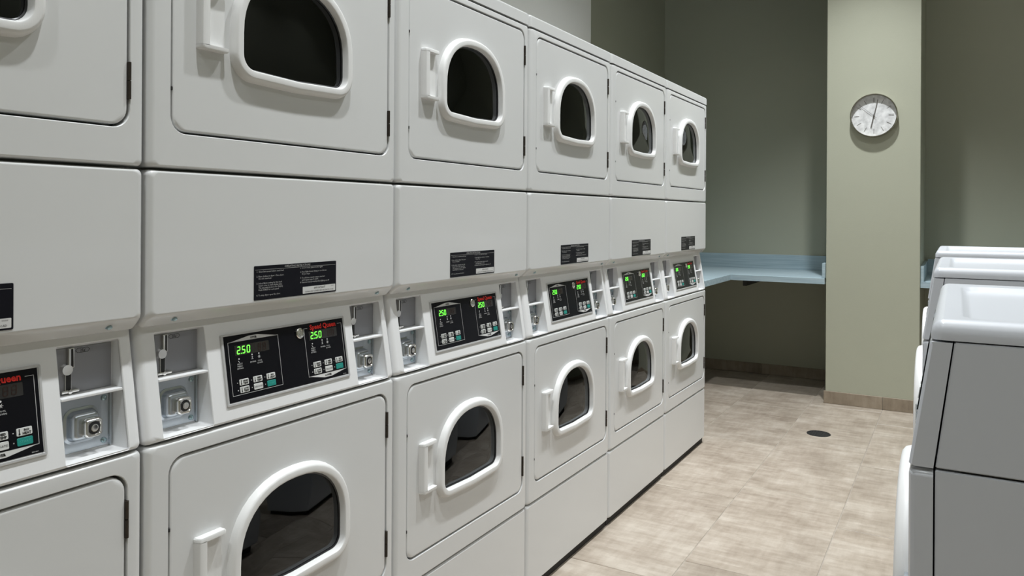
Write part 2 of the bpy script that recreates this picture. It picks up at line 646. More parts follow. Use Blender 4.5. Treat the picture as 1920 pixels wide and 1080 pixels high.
def dryer():
    root = empty('stacked_dryer', (0, 0, 0))
    body = obj('cabinet_body', bx(-0.70, XB, G, W - G, 0.0295, 1.876), 'enamel', root, smooth=0)
    obj('base_frame', bx(-0.69, -0.016, G + 0.002, W - G - 0.002, 0.0, 0.0290), 'dark_base', body, smooth=0)
    # top lid
    bm = bmesh.new()
    rr = rrect(-0.70, 0.001, G, W - G, 0.012)
    loft(bm, [[(p[0], p[1], 1.8785) for p in rr], [(p[0], p[1], 1.909) for p in rr],
              [(p[0], p[1], 1.916) for p in inset(rr, 0.003)], [(p[0], p[1], 1.919) for p in inset(rr, 0.009)]])
    obj('top_lid', bm, 'enamel', root)
    # front panels with door openings
    for key, (z0, z1) in (('up', (1.3385, 1.8755)), ('lo', (0.3055, 0.8495))):
        b = DZ[key]
        opening = rrect(DU0 - 0.0030, DU1 + 0.0034, b - 0.0042, b + DH + 0.0042, 0.031)
        o = rrect(G, W - G, z0, z1, 0.009)
        bm = plate(bmesh.new(), o, [opening], soft_edge(G, W - G, z0, z1, 0.009, XB, 0.0), ident, -0.045)
        obj('front_panel', bm, 'enamel', root)
    # doors
    for key in ('up', 'lo'):
        b = DZ[key]
        o = rrect(DU0, DU1, b, b + DH, 0.028)
        cu = 0.343
        hole = dshape(cu, 0.150, b + 0.130, b + 0.336, b + 0.205, 0.035)
        bm = plate(bmesh.new(), o, [hole], [(0, -0.026), (0, -0.006), (0.0015, -0.002), (0.005, -0.0005)], ident, -0.026)
        d = obj('door', bm, 'enamel', root)
        rr = rrect(DU0 - 0.006, DU1 + 0.006, b - 0.007, b + DH + 0.007, 0.034)
        bm = bmesh.new()
        loft(bm, [face_x(inset(rr, 0.016), -0.030), face_x(inset(rr, 0.016), -0.027), face_x(rr, -0.027), face_x(rr, -0.030)], False, False)
        obj('gap_shade_seal', bm, 'rubber', d, smooth=0)  # black seal added behind the door gap to deepen its shade
        outer = dshape(cu, 0.169, b + 0.107, b + 0.357, b + 0.203, 0.052)
        bm = sweep_x(bmesh.new(), outer, [(0, -0.0006), (0.0012, 0.0050), (0.0032, 0.0108), (0.0062, 0.0148), (0.0100, 0.0162), (0.0185, 0.0162),
                                          (0.0210, 0.0154), (0.0228, 0.0130), (0.0244, 0.0010), (0.0250, -0.012)], False, False)
        obj('window_bezel', bm, 'plastic', d)
        # gasket ring and glass
        bm = sweep_x(bmesh.new(), outer, [(0.0236, 0.0006), (0.0256, 0.0014), (0.0276, 0.0002), (0.0282, -0.014)], False, False)
        obj('gasket', bm, 'gasket', d)
        gl = inset(outer, 0.0268)
        cz = b + 0.225
        bm = bmesh.new()
        loops = []
        for k in range(6):
            s = 1 - k / 5.5
            loops.append([(-0.0015 + 0.006 * (1 - s * s), cu + (p[0] - cu) * s, cz + (p[1] - cz) * s) for p in gl])
        loft(bm, loops, False, True)
        obj('window_glass', bm, 'door_glass', d, smooth=60)
        # drum seen through the glass, part of the machine
        bm = bmesh.new()
        ring = lambda r, x: [(x, 0.343 + r * math.cos(2 * math.pi * i / 32), b + 0.23 + r * math.sin(2 * math.pi * i / 32)) for i in range(32)]
        loft(bm, [ring(0.21, -0.032), ring(0.21, -0.058), ring(0.20, -0.0585), ring(0.0, -0.0590)], False, False)
        obj('drum', bm, 'drum', d)
        # pull handle: grip bar, end caps and a scooped pocket that opens towards the window
        h0 = b + 0.156
        h1 = h0 + 0.133
        u0, u1 = 0.099, 0.161
        bm = bmesh.new()
        prof_bar = [(-0.0005, u0), (0.010, u0 + 0.001), (0.0150, u0 + 0.0035), (0.0165, u0 + 0.0075), (0.0165, u0 + 0.0165), (0.0150, u0 + 0.0185), (0.0040, u0 + 0.0215), (0.0012, u0 + 0.028), (0.001, u1), (-0.0005, u1)]
        zs = [(h0 + 0.0075, 0), (h1 - 0.0075, 0)]
        loft(bm, [[(x, u, z) for x, u in prof_bar] for z, _ in zs])
        for z0, z1 in ((h0, h0 + 0.0085), (h1 - 0.0085, h1)):
            cap = [(-0.0005, u0), (0.010, u0 + 0.001), (0.0150, u0 + 0.0035), (0.0165, u0 + 0.0075), (0.0165, u0 + 0.030), (0.0155, u1 - 0.003), (0.013, u1), (-0.0005, u1)]
            mid = (0.008, (u0 + u1) / 2)
            sh = lambda k: [(mid[0] + (x - mid[0]) * k if x > 0 else x, mid[1] + (u - mid[1]) * (0.5 + 0.5 * k)) for x, u in cap]
            oz = (z0, z0 + 0.0025, z1 - 0.0002, z1) if z0 == h0 else (z0, z0 + 0.0002, z1 - 0.0025, z1)
            ks = (0.86, 1, 1, 1) if z0 == h0 else (1, 1, 1, 0.86)
            loft(bm, [[(x, u, z) for x, u in sh(k)] for z, k in zip(oz, ks)])
        obj('handle', bm, 'plastic', d, smooth=40)
        for hz in (b + 0.045, b + 0.338):
            bm = bmesh.new()
            box(bm, -0.02, -0.0005, DU1 - 0.0010, DU1 + 0.0046, hz, hz + 0.0625)
            cyl(bm, (0.0010, DU1 + 0.0018, hz), 'z', 0.0030, 0.0305, 10)
            cyl(bm, (0.0010, DU1 + 0.0018, hz + 0.032), 'z', 0.0030, 0.0305, 10)
            obj('hinge', bm, 'hinge', d)
        for hz in (b + 0.072, b + 0.318):
            obj('bumper', bx(-0.012, 0.0004, DU0 - 0.0028, DU0 + 0.0006, hz, hz + 0.007, bev=0.0006, seg=1), 'rubber', d)
    # blank service panel with chamfered foot
    bm = bmesh.new()
    zt, zf, zb = 1.3345, 1.0790, 1.0570

    def ring(iu, it, x, bottom):
        return face_x(rrect(G + iu, W - G - iu, bottom, zt - it, 0.010), x)
    loft(bm, [ring(0, 0, XB, zb), ring(0, 0, -0.0265, zb), ring(0.0006, 0, -0.0240, zb + 0.001), ring(0.0012, 0.0004, -0.0095, zf - 0.0085), ring(0.0035, 0.0012, -0.0050, zf - 0.0040),
              ring(0.0080, 0.0032, -0.0015, zf - 0.0005), ring(0.0135, 0.0060, 0.0, zf + 0.003)])
    sp = obj('service_panel', bm, 'enamel', root, smooth=30)
    for su in (0.066, 0.628):
        bm = bmesh.new()
        for i, (r, t) in enumerate(((0.0062, 0.0), (0.0050, 0.0025))):
            pass
        ax = Vector((0.69, 0, -0.72))
        ce = Vector((-0.0135, su, 1.0685))
        e1, e2 = Vector((0, 1, 0)), Vector((0.72, 0, 0.69))
        ringp = lambda r, t, n=12: [tuple(ce + ax * t + (e1 * math.cos(2 * math.pi * i / n) + e2 * math.sin(2 * math.pi * i / n)) * r) for i in range(n)]
        loft(bm, [ringp(0.0068, -0.002), ringp(0.0068, 0.0010), ringp(0.0044, 0.0012), ringp(0.0044, 0.0042), ringp(0.0036, 0.0048), ringp(0.0016, 0.0038)])
        obj('screw', bm, 'screw_zinc', sp)
    # instruction label
    lu0, lu1, lz0, lz1 = 0.236, 0.470, 1.0845, 1.1535
    bm = sweep_x(bmesh.new(), rrect(lu0, lu1, lz0, lz1, 0.002, 3), [(0, -0.0004), (0, 0.0007)])
    lb = obj('instruction_label', bm, 'label_black', root, smooth=0)
    f = lambda a, b_: (0.0010, a, b_)
    bm = bmesh.new()
    add_text(bm, 'OPERATING INSTRUCTIONS', 0.0058, f, (lu0 + lu1) / 2, lz1 - 0.0062, 'CENTER')
    quad(bm, [f(lu0 + 0.003, lz1 - 0.0078), f(lu1 - 0.003, lz1 - 0.0078), f(lu1 - 0.003, lz1 - 0.0083), f(lu0 + 0.003, lz1 - 0.0083)])
    left = [(0.0135, '1. Clean lint screen before each load.'), (0.0230, '2. Place clothes in dryer. Close door.'), (0.0275, '    Do not overload.'),
            (0.0370, '3. Select fabric setting for the load.'), (0.0415, '    Insert coins to start drying time.'), (0.0460, '    The amount shows in the display.'),
            (0.0505, '    Push START for each panel.'), (0.0610, '4. To stop dryer open the door.')]
    right = [(0.0120, '5. Door closed, push START again.'), (0.0205, '6. Panel light shows drying or cool down.'), (0.0250, '    Dryer stops.'),
             (0.0335, '7. To add time insert coins as needed'), (0.0380, '    and repeat steps 3 and 4.'), (0.0430, '8. Remove load promptly when light goes off')]
    for dz, s in left:
        add_text(bm, s, 0.0048, f, lu0 + 0.006, lz1 - dz)
    for dz, s in right:
        add_text(bm, s, 0.0048, f, lu0 + 0.124, lz1 - dz)
    split_objs('lettering', bm, 'print_grey', lb, lambda c: 0 if c.z > lz1 - 0.0088 else (1 if c.y < lu0 + 0.1215 else 2), smooth=0)
    bm = sweep_x(bmesh.new(), rrect(lu0 + 0.132, lu1 - 0.003, lz0 + 0.003, lz0 + 0.0175, 0.001, 2), [(0, 0.0005), (0, 0.0010)])
    obj('notice_box', bm, 'print_light', lb, smooth=0)
    bm = bmesh.new()
    f2 = lambda a, b_: (0.0013, a, b_)
    add_text(bm, 'IMPORTANT', 0.0062, f2, lu0 + 0.182, lz0 + 0.0112, 'CENTER')
    add_text(bm, 'CLEAN LINT SCREEN BEFORE EACH LOAD', 0.0046, f2, lu0 + 0.1815, lz0 + 0.0052, 'CENTER', bold=0.0)
    add_text(bm, '500000', 0.003, f2, lu1 - 0.012, lz0 + 0.0135, 'CENTER')
    obj('notice_lettering', bm, 'print_black', lb, smooth=0)
    # access panel below the lower door
    bm = loft(bmesh.new(), [face_x(o, x) for o, x in soft_edge(G, W - G, 0.031, 0.3020, 0.009, XB, -0.0015)])
    obj('access_panel', bm, 'enamel', root)

    # ---- sloped control housing: (u, s) on a plane leaning back
    ZB, ZT, XT = 0.8535, 1.0535, -0.033
    LEN = math.hypot(XT, ZT - ZB)
    sv = Vector((XT, 0, ZT - ZB)) / LEN
    nv = Vector((sv.z, 0, -sv.x))

    def sl(u, s, d=0.0):
        p = Vector((0, u, ZB)) + sv * s + nv * d
        return (p.x, p.y, p.z)
    holes = [rrect(0.038, 0.1435, 0.004, 0.192, 0.0035, 3), rrect(0.551, 0.6575, 0.004, 0.192, 0.0035, 3)]
    o = rrect(G, W - G, 0.0, LEN + 0.03, 0.009)
    bm = bmesh.new()

    def slb(u, s, d):
        if d < -0.02:
            p = sl(u, s, 0)
            return (XB, p[1], p[2])
        return sl(u, s, d)
    plate(bm, o, holes, soft_edge(G, W - G, 0.0, LEN + 0.03, 0.009, -0.03, 0.0), slb, -0.004)
    obj('control_housing', bm, 'housing', root)
    # display panel: silver frame, black face and print
    pu0, pu1, ps0, ps1 = 0.176, 0.5235, 0.0305, 0.170
    bm = bmesh.new()
    rr = rrect(pu0, pu1, ps0, ps1, 0.003, 3)
    loft(bm, [[sl(p[0], p[1], d) for p in inset(rr, i)] for i, d in ((0, -0.001), (0, 0.0022), (0.001, 0.0032), (0.0040, 0.0032), (0.0048, 0.0022))])
    dp = obj('display_panel', bm, 'silver_frame', root)
    bu0, bu1, bs0, bs1 = 0.1825, 0.5175, 0.0365, 0.1665
    bm = bmesh.new()
    rr = rrect(bu0, bu1, bs0, bs1, 0.001, 2)
    loft(bm, [[sl(p[0], p[1], d) for p in rr] for d in (0.002, 0.0026)])
    obj('panel_face', bm, 'black_panel', dp, smooth=0)
    P = lambda d: (lambda a, b_: sl(a, b_, d))
    g = P(0.0029)
    bm = bmesh.new()

    def line(bm, a, b_, w=0.0007, fm=g):
        va, vb = Vector(a), Vector(b_)
        t = (vb - va).normalized() * w / 2
        nn = Vector((-t.y, t.x))
        quad(bm, [fm(*(va - t + nn)), fm(*(va - t - nn)), fm(*(vb + t - nn)), fm(*(vb + t + nn))])
    U0, U1, S0, S1 = 0.1915, 0.3195, 0.0485, 0.1525
    for a, b_ in (((U0, S0), (U1, S0)), ((U0, S0), (U0, S1)), ((U1, S0), (U1, S1)), ((U0, S1), (U1, S1))):
        line(bm, a, b_)
    quad(bm, [g(U0 + 0.003, S1), g(U1 - 0.003, S1), g(0.267, 0.1605), g(0.244, 0.1605)])
    V0, V1, T0, T1 = 0.3945, 0.5115, 0.0500, 0.1550
    for a, b_ in (((V0, T0), (V1, T0)), ((V0, T0), (V0, T1)), ((V1, T0), (V1, T1)), ((V0, T1), (V0 + 0.0105, T1)), ((V1 - 0.0125, T1), (V1, T1))):
        line(bm, a, b_)
    quad(bm, [g(V0 + 0.003, T0), g(0.442, 0.0415), g(0.464, 0.0415), g(V1 - 0.003, T0)])
    for (a0, s0, s2) in ((0.2105, 0.118, 1.0), (0.4115, 0.120, 0.92)):
        for k, (du, words) in enumerate(((0.004, ('SELECT', 'FABRIC', 'SETTING')), (0.037, ('', 'DRYING')), (0.0545, ('', 'COOL', 'DOWN')))):
            cu_ = a0 + du * s2
            rr = [(cu_ + 0.0016 * math.cos(2 * math.pi * i / 10), s0 + (0.0 if k == 0 else 0.004) + 0.0016 * math.sin(2 * math.pi * i / 10)) for i in range(10)]
            bm.faces.new([bm.verts.new(g(*p)) for p in rr])
            for i, wd in enumerate(words):
                if wd:
                    add_text(bm, wd, 0.0040, g, cu_ + 0.001, s0 - 0.0115 - 0.0044 * i + (0.0 if k == 0 else 0.004), 'CENTER')
            # small pictograms: coin hand, drum, snowflake
            if k == 0:
                line(bm, (cu_ - 0.002, s0 - 0.004), (cu_ + 0.001, s0 - 0.0075), 0.0010)
            elif k == 1:
                line(bm, (cu_ - 0.0015, s0 - 0.001), (cu_ + 0.0015, s0 - 0.001), 0.0008)
                line(bm, (cu_ - 0.0022, s0 - 0.0045), (cu_ + 0.0022, s0 - 0.0045), 0.0008)
                line(bm, (cu_, s0 + 0.001), (cu_, s0 - 0.0045), 0.0008)
            else:
                for ang in (0, 60, 120):
                    ca, sa = math.cos(math.radians(ang)) * 0.0032, math.sin(math.radians(ang)) * 0.0032
                    line(bm, (cu_ - ca, s0 - 0.0025 - sa), (cu_ + ca, s0 - 0.0025 + sa), 0.0007)
    add_text(bm, 'F8310801', 0.0026, g, 0.505, 0.0385, 'CENTER')
    split_objs('lettering', bm, 'print_light', dp, lambda c: int(c.y > 0.36), smooth=0)
    bm = bmesh.new()
    g3 = P(0.0032)
    add_text(bm, 'UPPER', 0.0058, g3, 0.2555, 0.1542, 'CENTER', bold=0.0002)
    add_text(bm, 'LOWER', 0.0058, g3, 0.453, 0.0440, 'CENTER', bold=0.0002)
    split_objs('tab_lettering', bm, 'print_black', dp, lambda c: int(c.y > 0.36), smooth=0)
    bm = bmesh.new()
    add_text(bm, 'Speed Queen', 0.0148, g3, 0.4525, 0.1508, 'CENTER', bold=0.0005, res=2)
    obj('brand_lettering', bm, 'brand_red', dp, smooth=0)
    # display windows and seven-segment digits
    SEG = {'2': 'abged', '5': 'afgcd', '0': 'abcdef', '8': 'abcdefg', '3': 'abgcd'}

    def digit(bm, ch, a, b_, w, h, fm):
        t = h * 0.115
        m = h / 2
        sk = 0.10
        P_ = {'a': ((0, h), (w, h)), 'g': ((0, m), (w, m)), 'd': ((0, 0), (w, 0)), 'f': ((0, m), (0, h)), 'b': ((w, m), (w, h)), 'e': ((0, 0), (0, m)), 'c': ((w, 0), (w, m))}
        for s_ in SEG[ch]:
            (p, q), (r_, s2) = P_[s_]
            v0, v1 = Vector((p, q)), Vector((r_, s2))
            dr = (v1 - v0).normalized()
            nn = Vector((-dr.y, dr.x)) * t / 2
            v0, v1 = v0 + dr * t * 0.35, v1 - dr * t * 0.35
            pts = [v0 - dr * 0.0 + nn, v0 - nn, v1 - nn, v1 + nn]
            quad(bm, [fm(a + z.x + z.y * sk, b_ + z.y) for z in pts])
    for i, (da, ds) in enumerate(((0.2105, 0.1282), (0.4115, 0.1310))):
        bm = bmesh.new()
        rr = rrect(da - 0.004, da + 0.083, ds - 0.0035, ds + 0.0165, 0.001, 2)
        loft(bm, [[sl(p[0], p[1], d) for p in rr] for d in (0.0022, 0.0029)])
        obj('display_window', bm, 'display_window', dp, smooth=0)
        bm = bmesh.new()
        g4 = P(0.0033)
        for k, ch in enumerate('250'):
            digit(bm, ch, da + 0.001 + k * 0.0122, ds, 0.0066, 0.0132, g4)
        quad(bm, [g4(da + 0.0100, ds - 0.0007), g4(da + 0.0116, ds - 0.0007), g4(da + 0.0116, ds + 0.0009), g4(da + 0.0100, ds + 0.0009)])
        obj('price_digits', bm, 'digit_green', dp, smooth=0)
        bm = bmesh.new()
        for k, ch in enumerate('88'):
            digit(bm, ch, da + 0.054 + k * 0.0122, ds, 0.0066, 0.0132, g4)
        obj('unlit_digits', bm, 'digit_off', dp, smooth=0)
    # keypads: six buttons each
    words = [[('HIGH', 'TEMP'), ('MED', 'TEMP'), ('NO', 'HEAT')], [('LOW', 'TEMP'), ('DELICATES', ''), ('START', '')]]
    blet = bmesh.new()
    gb = P(0.0041)
    for (a0, s0) in ((0.2095, 0.0660), (0.4112, 0.0676)):
        for r in range(2):
            for k in range(3):
                a, s = a0 + k * 0.0344, s0 - r * 0.0146
                bw, bh = 0.0228, 0.0118
                bm = bmesh.new()
                rr = rrect(a, a + bw, s, s + bh, 0.0018, 3)
                loft(bm, [[sl(p[0], p[1], d) for p in inset(rr, i)] for i, d in ((0, 0.0022), (0, 0.0033), (0.0004, 0.0037))])
                green = (r == 1 and k == 2)
                obj('start_button' if green else 'button', bm, 'button_green' if green else 'button', dp, smooth=0)
                w1, w2 = words[r][k]
                if green:
                    continue
                if w2:
                    add_text(blet, w1, 0.0050, gb, a + 0.0145, s + 0.0065, 'CENTER', bold=0.0002)
                    add_text(blet, w2, 0.0050, gb, a + 0.0145, s + 0.0017, 'CENTER', bold=0.0002)
                    line(blet, (a + 0.0040, s + 0.0040), (a + 0.0040, s + 0.0102), 0.0013, gb)
                    rr = [(a + 0.0040 + 0.0015 * math.cos(2 * math.pi * i / 8), s + 0.0030 + 0.0015 * math.sin(2 * math.pi * i / 8)) for i in range(8)]
                    blet.faces.new([blet.verts.new(gb(*p)) for p in rr])
                else:
                    add_text(blet, w1, 0.0048, gb, a + bw / 2, s + 0.004, 'CENTER', sx=0.86)
    split_objs('button_lettering', blet, 'print_black', dp, lambda c: int(c.y > 0.36), smooth=0)
    bm = bmesh.new()
    for (a0, s0) in ((0.2095, 0.0660), (0.4112, 0.0676)):
        add_text(bm, 'START', 0.0055, gb, a0 + 2 * 0.0344 + 0.0114, s0 - 0.0146 + 0.0040, 'CENTER')
    split_objs('start_lettering', bm, 'green_print', dp, lambda c: int(c.y > 0.36), smooth=0)
    bm = bmesh.new()
    for (a0, s0) in ((0.2095, 0.0660), (0.4112, 0.0676)):
        for r in range(2):
            for k in range(3):
                cu_, cs = a0 + k * 0.0344 - 0.0045, s0 - r * 0.0146 + 0.006
                rr_ = 0.0014 if (r == 1 and k == 0) else 0.0010
                rr = [(cu_ + rr_ * math.cos(2 * math.pi * i / 8), cs + rr_ * math.sin(2 * math.pi * i / 8)) for i in range(8)]
                bm.faces.new([bm.verts.new(g(*p)) for p in rr])
    split_objs('indicator_lamp', bm, 'print_grey', dp, lambda c: (round((c.y - (0.205 if c.y < 0.36 else 0.4067)) / 0.0344) + (10 if c.y > 0.36 else 0)) * 2 + int((c.z - ZB) / (ZT - ZB) * LEN < 0.065), smooth=0)
    # service key lock on the panel
    bm = bmesh.new()
    kc = lambda r, d, n=20: [sl(0.3800 + r * math.cos(2 * math.pi * i / n), 0.1472 + r * math.sin(2 * math.pi * i / n), d) for i in range(n)]
    loft(bm, [kc(0.0115, 0.0024), kc(0.0115, 0.006), kc(0.0100, 0.0075), kc(0.0075, 0.0078), kc(0.0070, 0.0060), kc(0.0045, 0.0060), kc(0.0040, 0.0075), kc(0.0015, 0.0075), kc(0.0013, 0.0055)])
    obj('key_lock', bm, 'chrome', dp)

    # ---- coin recesses
    for a0 in (0.038, 0.551):
        a1 = a0 + 0.106
        XBK = -0.0485
        lo = rrect(a0, a1, 0.004, 0.192, 0.0035, 3)
        bm = bmesh.new()
        l0 = [sl(p[0], p[1], -0.0035) for p in lo]
        l1 = [(XBK, p[0], sl(p[0], p[1], 0)[2]) for p in inset(lo, 0.0015)]
        l1 = [(x, y, min(z, 1.0368)) for x, y, z in l1]
        loft(bm, [l0, l1], False, True)
        cr = obj('coin_recess', bm, 'housing', root)
        # divider shelf
        bm = bmesh.new()
        s_mid = 0.1065
        p0, p1 = sl(a0, s_mid - 0.0022, 0.0002), sl(a0, s_mid + 0.0022, 0.0002)
        box(bm, XBK, p0[0] - 0.0006, a0 + 0.0012, a1 - 0.0012, p0[2], p1[2], bev=0.0008, seg=2)
        obj('shelf', bm, 'housing', cr)
        # upper compartment: steel plate, coin slide
        zs = sl(0, s_mid, 0)[2]
        obj('coin_plate', bx(XBK, XBK + 0.0022, a0 + 0.0025, a1 - 0.004, zs + 0.003, 1.0362), 'shaded_steel', cr, smooth=0)
        xs = XBK + 0.0022
        bm = bmesh.new()
        uc = a0 + 0.0235
        box(bm, xs, xs + 0.006, uc + 0.002, uc + 0.0115, 1.004, 1.0360, bev=0.0012)
        cyl(bm, (xs, uc, 1.0015), 'x', 0.0098, 0.007, 18, 0.0085)
        box(bm, xs, xs + 0.003, uc - 0.002, uc + 0.0085, 0.966, 0.996, bev=0.0008)
        cyl(bm, (xs, uc + 0.004, 0.9655), 'x', 0.0035, 0.008, 12)
        box(bm, xs, xs + 0.007, uc - 0.0095, uc + 0.0195, 0.9632, 0.9682, bev=0.001)
        obj('coin_slide', bm, 'chrome', cr)
        bm = bmesh.new()
        box(bm, xs + 0.0055, xs + 0.0064, uc + 0.0058, uc + 0.0095, 1.006, 1.0350)
        box(bm, xs + 0.0025, xs + 0.0034, uc - 0.0008, uc + 0.0074, 0.9685, 0.9935)
        obj('coin_slot', bm, 'rubber', cr, smooth=0)
        bm = bmesh.new()
        q = lambda a, b_: (xs + 0.0003, a, b_)
        hx = [(0.040, 1.0300), (0.0435, 1.0336), (0.0605, 1.0336), (0.064, 1.0300), (0.0605, 1.0264), (0.0435, 1.0264)]
        for i in range(6):
            va, vb = Vector(hx[i]), Vector(hx[(i + 1) % 6])
            line(bm, (a0 + va.x, va.y), (a0 + vb.x, vb.y), 0.0007, q)
        add_text(bm, '25¢', 0.0062, q, a0 + 0.052, 1.0279, 'CENTER', bold=0.0001)
        obj('coin_lettering', bm, 'print_black', cr, smooth=0)
        # lower compartment: zinc plate, cash box door, lock and screws
        bm = bmesh.new()
        box(bm, XBK, XBK + 0.002, a0 + 0.002, a1 - 0.006, 0.862, zs - 0.003, bev=0.0006, seg=1)
        box(bm, XBK, XBK + 0.005, a1 - 0.0075, a1 - 0.0045, 0.861, zs - 0.003)
        obj('lock_plate', bm, 'zinc', cr, smooth=0)
        bm = bmesh.new()
        b0, b1, c0, c1 = a0 + 0.019, a0 + 0.080, 0.8760, 0.9360
        sweep_x(bm, rrect(b0, b1, c0, c1, 0.017, 8), [(0, XBK + 0.001), (0.0008, XBK + 0.0032), (0.0030, XBK + 0.0040), (0.0050, XBK + 0.0050), (0.0062, XBK + 0.0080), (0.0075, XBK + 0.0145), (0.0095, XBK + 0.0180), (0.0125, XBK + 0.0197), (0.0155, XBK + 0.0202)])
        obj('cash_box', bm, 'zinc', cr)
        bm = bmesh.new()
        lu, lz = a0 + 0.0555, 0.9035
        sweep_x(bm, rrect(lu - 0.0155, lu + 0.0155, lz - 0.016, lz + 0.016, 0.0085, 6), [(0, XBK + 0.018), (0, XBK + 0.0275), (0.0008, XBK + 0.0300), (0.0025, XBK + 0.0317), (0.0050, XBK + 0.0320), (0.0060, XBK + 0.0305)])
        lk = obj('lock', bm, 'chrome', cr)
        bm = bmesh.new()
        rg = lambda r, x, n=16: [(x, lu + r * math.cos(2 * math.pi * i / n), lz + r * math.sin(2 * math.pi * i / n)) for i in range(n)]
        loft(bm, [rg(0.0105, XBK + 0.0295), rg(0.0105, XBK + 0.0308), rg(0.0078, XBK + 0.0312)], False, True)
        obj('keyhole_ring', bm, 'gasket', cr)
        bm = bmesh.new()
        loft(bm, [rg(0.0062, XBK + 0.031), rg(0.0062, XBK + 0.0325), rg(0.0045, XBK + 0.0330)], False, True)
        obj('key_cylinder', bm, 'chrome', cr)
        for su, sz in ((a0 + 0.0895, 0.9430), (a0 + 0.0895, 0.8705), (a0 + 0.0075, 0.9360)):
            bm = bmesh.new()
            rs = lambda r, x, n=10: [(x, su + r * math.cos(2 * math.pi * i / n), sz + r * math.sin(2 * math.pi * i / n)) for i in range(n)]
            loft(bm, [rs(0.0052, XBK + 0.002), rs(0.0048, XBK + 0.0038), rs(0.0025, XBK + 0.0052), rs(0.0012, XBK + 0.0042)], False, True)
            obj('screw', bm, 'screw_zinc', cr)
    return root


D = dryer()
names = ['white stacked coin dryer nearest the viewer, cut off by the left edge, display unlit',
         'second stacked coin dryer from the left edge, widest whole front, display reading 2.50',
         'third stacked coin dryer from the left edge, large door windows fully in view',
         'fourth stacked coin dryer from the left edge, third from the alcove',
         'stacked coin dryer next to the last one in the row',
         'last stacked coin dryer of the row, beside the alcove with the blue counter']
units = []
for i in range(6):
    loc = (0, Y0 + (i - 1) * W, 0)
    if i == 0:
        r = D
        r.location = loc
    else:
        r = copy_tree(D, loc)
    units.append(r)
    r['label'] = names[i]
    r['category'] = 'clothes dryer'
    r['group'] = 'stacked coin dryers in a row along the left wall'
# the first machine's displays are dark
for ch in units[0].children:
    for g in list(ch.children):
        if g.name.startswith('price_digits'):
            g.data = g.data.copy()
            g.data.materials[0] = MATS['digit_off']

# ------------------------------------------------------------------ washers


